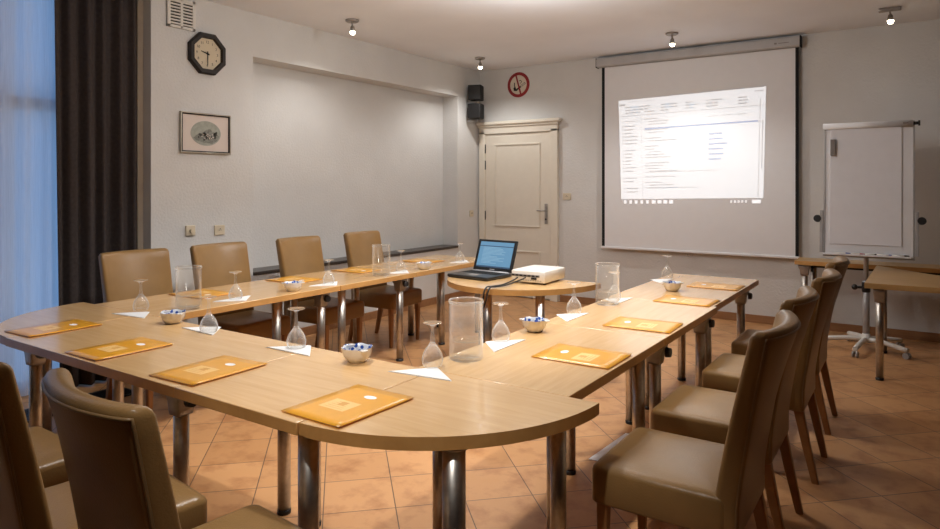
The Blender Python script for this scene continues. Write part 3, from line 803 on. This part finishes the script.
for i, (x, y, wh) in enumerate(((-1.955, 2.05, 'in the middle of the near row'), (-3.316, 2.067, 'on the near row beside the left glass jug'), (-1.612, 2.975, 'right of the nearest glass jug'),
                                (-1.43, 4.65, 'farthest away in the right row'), (-3.63, 3.166, 'on the left row below the recess'), (-3.60, 4.614, 'on the left row near its far end'))):
    o = b0 if i == 0 else copy_tree(b0)
    o.location = (x, y, ZT + .0005); o.rotation_euler = (0, 0, .3 * i); tag(o, 'white china bowl with blue painted inside ' + wh, 'bowl', 'china bowls')
    for k, (sx, sy, sz, rx, ry, rz) in enumerate(((.016, .012, .011, .1, -.15, .4), (-.016, .010, .011, -.1, .15, 2.0), (.002, -.018, .011, .2, 0, 1.2), (.003, .002, .026, .5, .6, .2))):
        q = s0 if first else copy_tree(s0); first = False
        q.location = (x + sx, y + sy, ZT + sz); q.rotation_euler = (rx, ry, rz)
        tag(q, 'blue wrapped sweet in the china bowl ' + wh, 'sweet', 'sweets in the bowl ' + wh)

# ------------------------------------------------------------------ folders
def make_folder():
    t = empty('document_folder', (0, 0, 0)); w_, h_ = .136, .176
    b = MB(); b.box((-w_ + .002, -h_ + .001, 0), (w_ - .004, h_ - .004, .0012)); b.build('back_cover', M['orange'], t)
    b = MB(); b.box((-w_ + .005, -h_ + .004, .0012), (w_ - .008, h_ - .008, .0032)); b.build('paper_sheets', M['paper'], t)
    # front cover: slightly bowed sheet
    b = MB(); rows = []
    for i in range(9):
        v_ = i / 8; row = []
        for j in range(9):
            u = j / 8
            z = .0036 + .0035 * (u ** 2) * (1 - v_) ** 2 + .002 * u ** 2 * v_ ** 2
            row.append((-w_ + 2 * w_ * u, -h_ + 2 * h_ * v_, z))
        rows.append(row)
    b.loft(rows, closed=False); cv = b.build('front_cover', M['orange'], t)
    md = cv.modifiers.new('thickness', 'SOLIDIFY'); md.thickness = .0008; md.offset = 1
    def zc(x, y):
        u, v_ = (x + w_) / (2 * w_), (y + h_) / (2 * h_)
        return .0036 + .0035 * (u ** 2) * (1 - v_) ** 2 + .002 * u ** 2 * v_ ** 2 + .0009
    def patch(x0, x1, y0, y1, dz, m=None, n=6):
        m.loft([[(x0 + (x1 - x0) * j / n, y0 + (y1 - y0) * i / n, zc(x0 + (x1 - x0) * j / n, y0 + (y1 - y0) * i / n) + dz) for j in range(n + 1)] for i in range(n + 1)], closed=False)
    b = MB(); patch(-.076, .040, -.070, .018, .0002, b); b.mi = 1
    for k in range(5): patch(-.06 + .004 * k, .024 - .006 * k, -.058 + .014 * k, -.0555 + .014 * k, .0004, b, 2)
    patch(-.03, .0, -.03, .004, .0005, b, 2)
    b.build('printed_panel', [M['orange2'], M['orange3']], cv)
    b = MB()
    ring = [(0.012 + .026 * math.cos(2 * PI * k / 20), .088 + .0165 * math.sin(2 * PI * k / 20)) for k in range(20)]
    b.quad([(x, y, zc(x, y) + .0003) for x, y in ring]); b.build('emblem', M['paper'], cv)
    return t
f0 = make_folder()
F_ = [(-3.695, 1.645, .03, 'at the left rounded corner table by the sheer curtain'), (-2.985, 1.605, .0, 'second from the left in the near row'), (-2.345, 1.62, .04, 'third from the left in the near row, over a table seam'),
      (-1.585, 1.625, -.03, 'nearest the camera, overhanging the edge of the curved corner table'),
      (-1.205, 2.65, PI / 2, 'nearest in the right row, before the first right chair'), (-1.205, 3.42, PI / 2 + .03, 'second from the camera in the right row'),
      (-1.225, 4.285, PI / 2 - .02, 'third from the camera in the right row, just past the table seam'), (-1.225, 5.02, PI / 2, 'farthest in the right row'),
      (-4.035, 2.72, -PI / 2 + .03, 'on the left row behind the left glass jug'), (-4.035, 3.53, -PI / 2 + .1, 'on the left row behind the small bowl'),
      (-4.03, 4.22, -PI / 2 + .04, 'on the left row behind the jug by the recess'), (-4.0, 5.10, -PI / 2, 'at the far end of the left row')]
for i, (x, y, rz, lab) in enumerate(F_):
    o = f0 if i == 0 else copy_tree(f0)
    o.location = (x, y, ZT + .0004); o.rotation_euler = (0, 0, rz); tag(o, 'orange document folder ' + lab, 'folder', 'orange folders')

# ------------------------------------------------------------------ laptop, projector, cables
l = empty('laptop', (-2.925, 4.50, ZT + .001), -.09); tag(l, 'open black laptop with a blue lit screen on the half-round table', 'laptop')
b = MB(); b.loft([[(x, y, z) for x, y in rr(.41 - 2 * i_, .335 - 2 * i_, .015, 4, 4, 0, -.022)] for i_, z in ((.008, .002), (0, .008), (0, .024), (.004, .028))]); b.build('base', M['black'], l)
b = MB()
for r_ in range(5):
    for k in range(14): b.box((-.175 + k * .025, .095 - r_ * .026 - .021, .028), (-.175 + k * .025 + .021, .095 - r_ * .026, .0305), .001, 1)
b.build('keyboard', M['blackm'], l)
b = MB(); b.box((-.045, -.125, .028), (.045, -.065, .0286)); b.build('touchpad', M['greyd'], l)
b = MB(); b.cyl((-.17, .142, .026), (.17, .142, .026), .008, n=10); b.box((-.19, .108, .0275), (.19, .128, .0295), .001); b.build('hinge_strip', M['grey'], l)
lid = Matrix.Translation((0, .143, .03)) @ Matrix.Rotation(math.radians(-20), 4, 'X')
b = MB(); b.box((-.20, -.006, 0), (.20, .008, .265), .005, mat=lid); ld = b.build('lid', M['black'], l)
b = MB(); b.box((-.172, -.0072, .028), (.172, -.006, .245), mat=lid); b.mi = 1
b.box((-.172, -.0078, .028), (.172, -.007, .04), mat=lid); b.box((-.172, -.0078, .205), (.172, -.007, .212), mat=lid); b.mi = 2
rn = random.Random(5)
for k in range(13):
    z = .195 - k * .011
    b.box((-.13, -.0078, z), (-.13 + rn.uniform(.08, .24), -.007, z + .003), mat=lid)
b.build('screen', [M['laptopscr'], M['laptopbar'], M['laptoptx']], ld)
b = MB(); b.box((-.025, -.0075, .009), (.025, -.0065, .016), mat=lid); b.build('lid_mark', M['grey'], ld)

pj = empty('projector', (-2.425, 4.54, ZT + .001), .02); tag(pj, 'white desktop projector with cables on the half-round table', 'projector')
b = MB(); b.loft([[(x, y, z) for x, y in rr(.28 - 2 * i_, .36 - 2 * i_, .012, 4, 3)] for i_, z in ((.006, .012), (0, .018), (0, .092), (.003, .097), (.012, .10))]); b.build('housing', M['white'], pj)
b = MB(); b.box((-.145, -.1815, .052), (.10, -.1795, .07), .001); b.mi = 0
b.build('port_panel', M['greyd'], pj)
b = MB()
for k in range(7): b.box((-.135 + k * .034, -.184, .055), (-.112 + k * .034, -.181, .067), .001, 1)
b.box((.03, -.186, .035), (.075, -.1795, .05), .002)
b.build('ports', M['black'], pj)
b = MB()
for k in range(9): b.box((-.06 + k * .02, -.1812, .026), (-.046 + k * .02, -.1795, .03))
b.build('rear_vents', M['greyd'], pj)
for sx, sy in ((-.12, -.14), (.12, -.14), (.1, .13), (-.1, .13)):
    b = MB(); b.cyl((sx, sy, 0), (sx, sy, .014), .012, n=12); b.build('foot', M['black'], pj)
b = MB(); b.cyl((.06, .178, .05), (.06, .20, .05), .032, .03, 20); b.build('lens', M['black'], pj)

def cable(pts, r, label, x=0):
    b = MB(); b.tube(smooth_path(pts), r, 8)
    tag(b.build('cable', M['black']), label, 'cable', 'projector cables')
cable([(-2.50, 4.345, .785), (-2.505, 4.30, .772), (-2.515, 4.15, .753), (-2.54, 4.05, .752), (-2.55, 3.985, .749), (-2.555, 3.955, .68), (-2.55, 3.95, .52), (-2.545, 3.96, .30), (-2.50, 4.0, .06), (-2.43, 4.08, .008), (-2.33, 4.5, .007)], .006,
      'black cable from the projector hanging over the table edge, left strand')
cable([(-2.43, 4.345, .79), (-2.45, 4.30, .775), (-2.485, 4.15, .753), (-2.505, 4.05, .752), (-2.52, 3.985, .749), (-2.53, 3.95, .66), (-2.57, 3.935, .50), (-2.575, 3.94, .28), (-2.57, 3.985, .06), (-2.53, 4.1, .007), (-2.45, 4.5, .007)], .0055,
      'black cable from the projector hanging over the table edge, right strand')

# white sheet on the floor under the right row
b = MB(); b.prism([(-1.475, 3.33), (-1.36, 3.335), (-1.33, 3.80), (-1.445, 3.80)], .001, .004)
tag(b.build('paper_sheet', M['paper']), 'white sheet lying on the floor beside the nearest right chair', 'paper')

# ------------------------------------------------------------------ flip chart
fc = empty('flip_chart', (-.39, 6.93, 0)); tag(fc, 'white mobile flip chart with a blank paper pad on a wheeled stand', 'flip chart')
tilt = Matrix.Translation((.008, -.12, .85)) @ Matrix.Rotation(math.radians(-5), 4, 'X')
b = MB(); b.box((-.33, -.012, 0), (.345, .012, 1.19), .004, mat=tilt); b.build('board', M['whiteboard'], fc)
b = MB()
for x in (-.337, .341): b.box((x, -.018, -.01), (x + .016, .016, 1.19), .003, mat=tilt)
b.box((-.337, -.018, -.014), (.357, .016, .012), .003, mat=tilt)
b.build('board_frame', M['grey'], fc)
b = MB(); b.box((-.335, -.062, .0), (.33, -.012, .008), .002, mat=tilt); b.box((-.335, -.064, .0), (.33, -.058, .016), .002, mat=tilt); b.build('pen_tray', M['whiteboard'], fc)
b = MB(); b.loft([[(x, y - .028, z + 1.165) for y, z in rr(.05, .055, .016, 3, 4)] for x in (-.345, .345)], mat=tilt); b.build('clamp_bar', M['whiteboard'], fc)
b = MB(); b.cyl(tilt @ Vector((.345, -.028, 1.165)), tilt @ Vector((.38, -.028, 1.165)), .014, n=12); b.cyl(tilt @ Vector((.38, -.028, 1.165)), tilt @ Vector((.395, -.028, 1.165)), .024, n=14); b.build('clamp_knob', M['black'], fc)
b = MB(); b.box((.27, -.0575, 1.16), (.31, -.056, 1.17), mat=tilt); b.build('clamp_mark', M['greyd'], fc)
b = MB(); b.box((-.285, -.024, .10), (.262, -.0125, 1.15), .002, mat=tilt); b.build('paper_pad', M['pad'], fc)
for sx, xx in ((-1, -.352), (1, .372)):
    b = MB(); b.box((xx - .014, -.02, .02), (xx + .014, .03, .40), .004, mat=tilt); arm = b.build('side_arm', M['grey'], fc)
    b = MB(); b.cyl(tilt @ Vector((xx + sx * .034, .02, .325)), tilt @ Vector((xx + sx * .034, -.022, .325)), .034, .032, 18); b.cyl(tilt @ Vector((xx, .005, .325)), tilt @ Vector((xx + sx * .03, .005, .325)), .01, n=8); b.build('arm_knob', M['black'], arm)
b = MB(); b.cyl((0, 0, .08), (0, 0, .62), .027, n=18); b.cyl((0, 0, .55), (0, -.02, 1.2), .02, n=14); b.build('pole', M['grey'], fc)
b = MB(); b.lathe([(.031, .52), (.034, .53), (.034, .60), (.031, .61)], 18); b.build('pole_collar', M['black'], fc)
b = MB(); b.cyl((-.027, 0, .56), (-.075, -.01, .56), .012, n=10); b.sphere((-.088, -.012, .56), .026); b.build('height_knob', M['black'], fc)
b = MB(); b.lathe([(.001, .15), (.03, .15), (.045, .11), (.05, .075), (.001, .07)], 18); b.build('hub', M['white'], fc)
for k in range(5):
    a = math.radians(-100 + 72 * k); ca, sa = math.cos(a), math.sin(a)
    b = MB(); b.tube(smooth_path([(.03 * ca, .03 * sa, .1), (.15 * ca, .15 * sa, .098), (.36 * ca, .36 * sa, .072)], 5), .021, 10); ft = b.build('base_leg', M['white'], fc)
    b = MB(); px, py = .35 * ca, .35 * sa
    for q in (-.016, .016): b.cyl((px - sa * q - sa * .008, py + ca * q + ca * .008, .026), (px - sa * q + sa * .008, py + ca * q - ca * .008, .026), .026, n=16)
    b.cyl((px, py, .03), (px, py, .075), .008, n=8); b.build('caster', M['grey'], ft)
# eraser and markers kept on the board
def on_board(x, y, z): return fc.location + (tilt @ Vector((x, y, z)))
b = MB(); b.box((-.022, -.026, -.075), (.022, 0, .075), .006)
o = b.build('board_eraser', M['greyd']); o.location = on_board(-.262, -.0245, .97); o.rotation_euler = (math.radians(-5), 0, 0)
tag(o, 'grey board eraser sticking to the upper left of the flip chart', 'eraser')
def make_marker():
    t = empty('marker_pen', (0, 0, 0))
    b = MB(); b.cyl((-.06, 0, .009), (.03, 0, .009), .009, n=12); b.build('barrel', M['white'], t)
    b = MB(); b.cyl((.03, 0, .009), (.068, 0, .009), .0095, .008, 12); b.build('cap', M['black'], t)
    return t
m0 = make_marker()
for i, (x, lab, col) in enumerate(((-.185, 'leftmost marker pen in the flip chart tray', 'bluewrap'), (-.075, 'second marker pen from the left in the flip chart tray', 'red'), (.035, 'middle marker pen in the flip chart tray', 'blackm'),
                              (.14, 'second marker pen from the right in the flip chart tray', 'bluewrap'), (.25, 'rightmost marker pen in the flip chart tray', 'blackm'))):
    o = m0 if i == 0 else copy_tree(m0)
    p_ = on_board(x, -.036, .0085); o.location = p_; o.rotation_euler = (0, 0, .02 * (i - 2)); tag(o, lab, 'pen', 'marker pens')
    cp = [c_ for c_ in o.children if c_.name.startswith('cap')][0]; cp.data = cp.data.copy(); cp.data.materials[0] = M[col]

# ------------------------------------------------------------------ daylight
w = bpy.data.worlds.new('daylight'); sc.world = w; w.use_nodes = True
nt = w.node_tree; bg = nt.nodes['Background']
tc = N(nt, 'ShaderNodeTexCoord'); sx_ = N(nt, 'ShaderNodeSeparateXYZ'); nt.links.new(tc.outputs['Generated'], sx_.inputs[0])
cr = ramp(nt, sx_.outputs['Z'], [(.0, (.27, .46, .74)), (.12, (.22, .43, .78)), (.6, (.14, .34, .72))])
nt.links.new(cr, bg.inputs['Color']); bg.inputs['Strength'].default_value = 1.1

# ------------------------------------------------------------------ camera
F, YAW, HY, CX, CH = 665., math.radians(34), 185., 470., 1.48
cam = bpy.data.cameras.new('camera'); co = bpy.data.objects.new('camera', cam); COL.objects.link(co)
co.location = (0, 0, CH); co.rotation_euler = (PI / 2, 0, YAW)
cam.sensor_fit = 'HORIZONTAL'; cam.sensor_width = 36; cam.lens = 36 * F / 940
cam.shift_x = 0; cam.shift_y = -(264.5 - HY) / 940
cam.clip_start = .05; cam.clip_end = 100
sc.camera = co

sc.view_settings.view_transform = 'Standard'; sc.view_settings.look = 'None'
sc.view_settings.gamma = 1; sc.view_settings.use_curve_mapping = False
sc.view_settings.exposure = .12
sc.cycles.use_denoising = True
sc.cycles.max_bounces = 10; sc.cycles.transparent_max_bounces = 24; sc.cycles.caustics_reflective = False; sc.cycles.caustics_refractive = False
sc.cycles.sample_clamp_indirect = 6
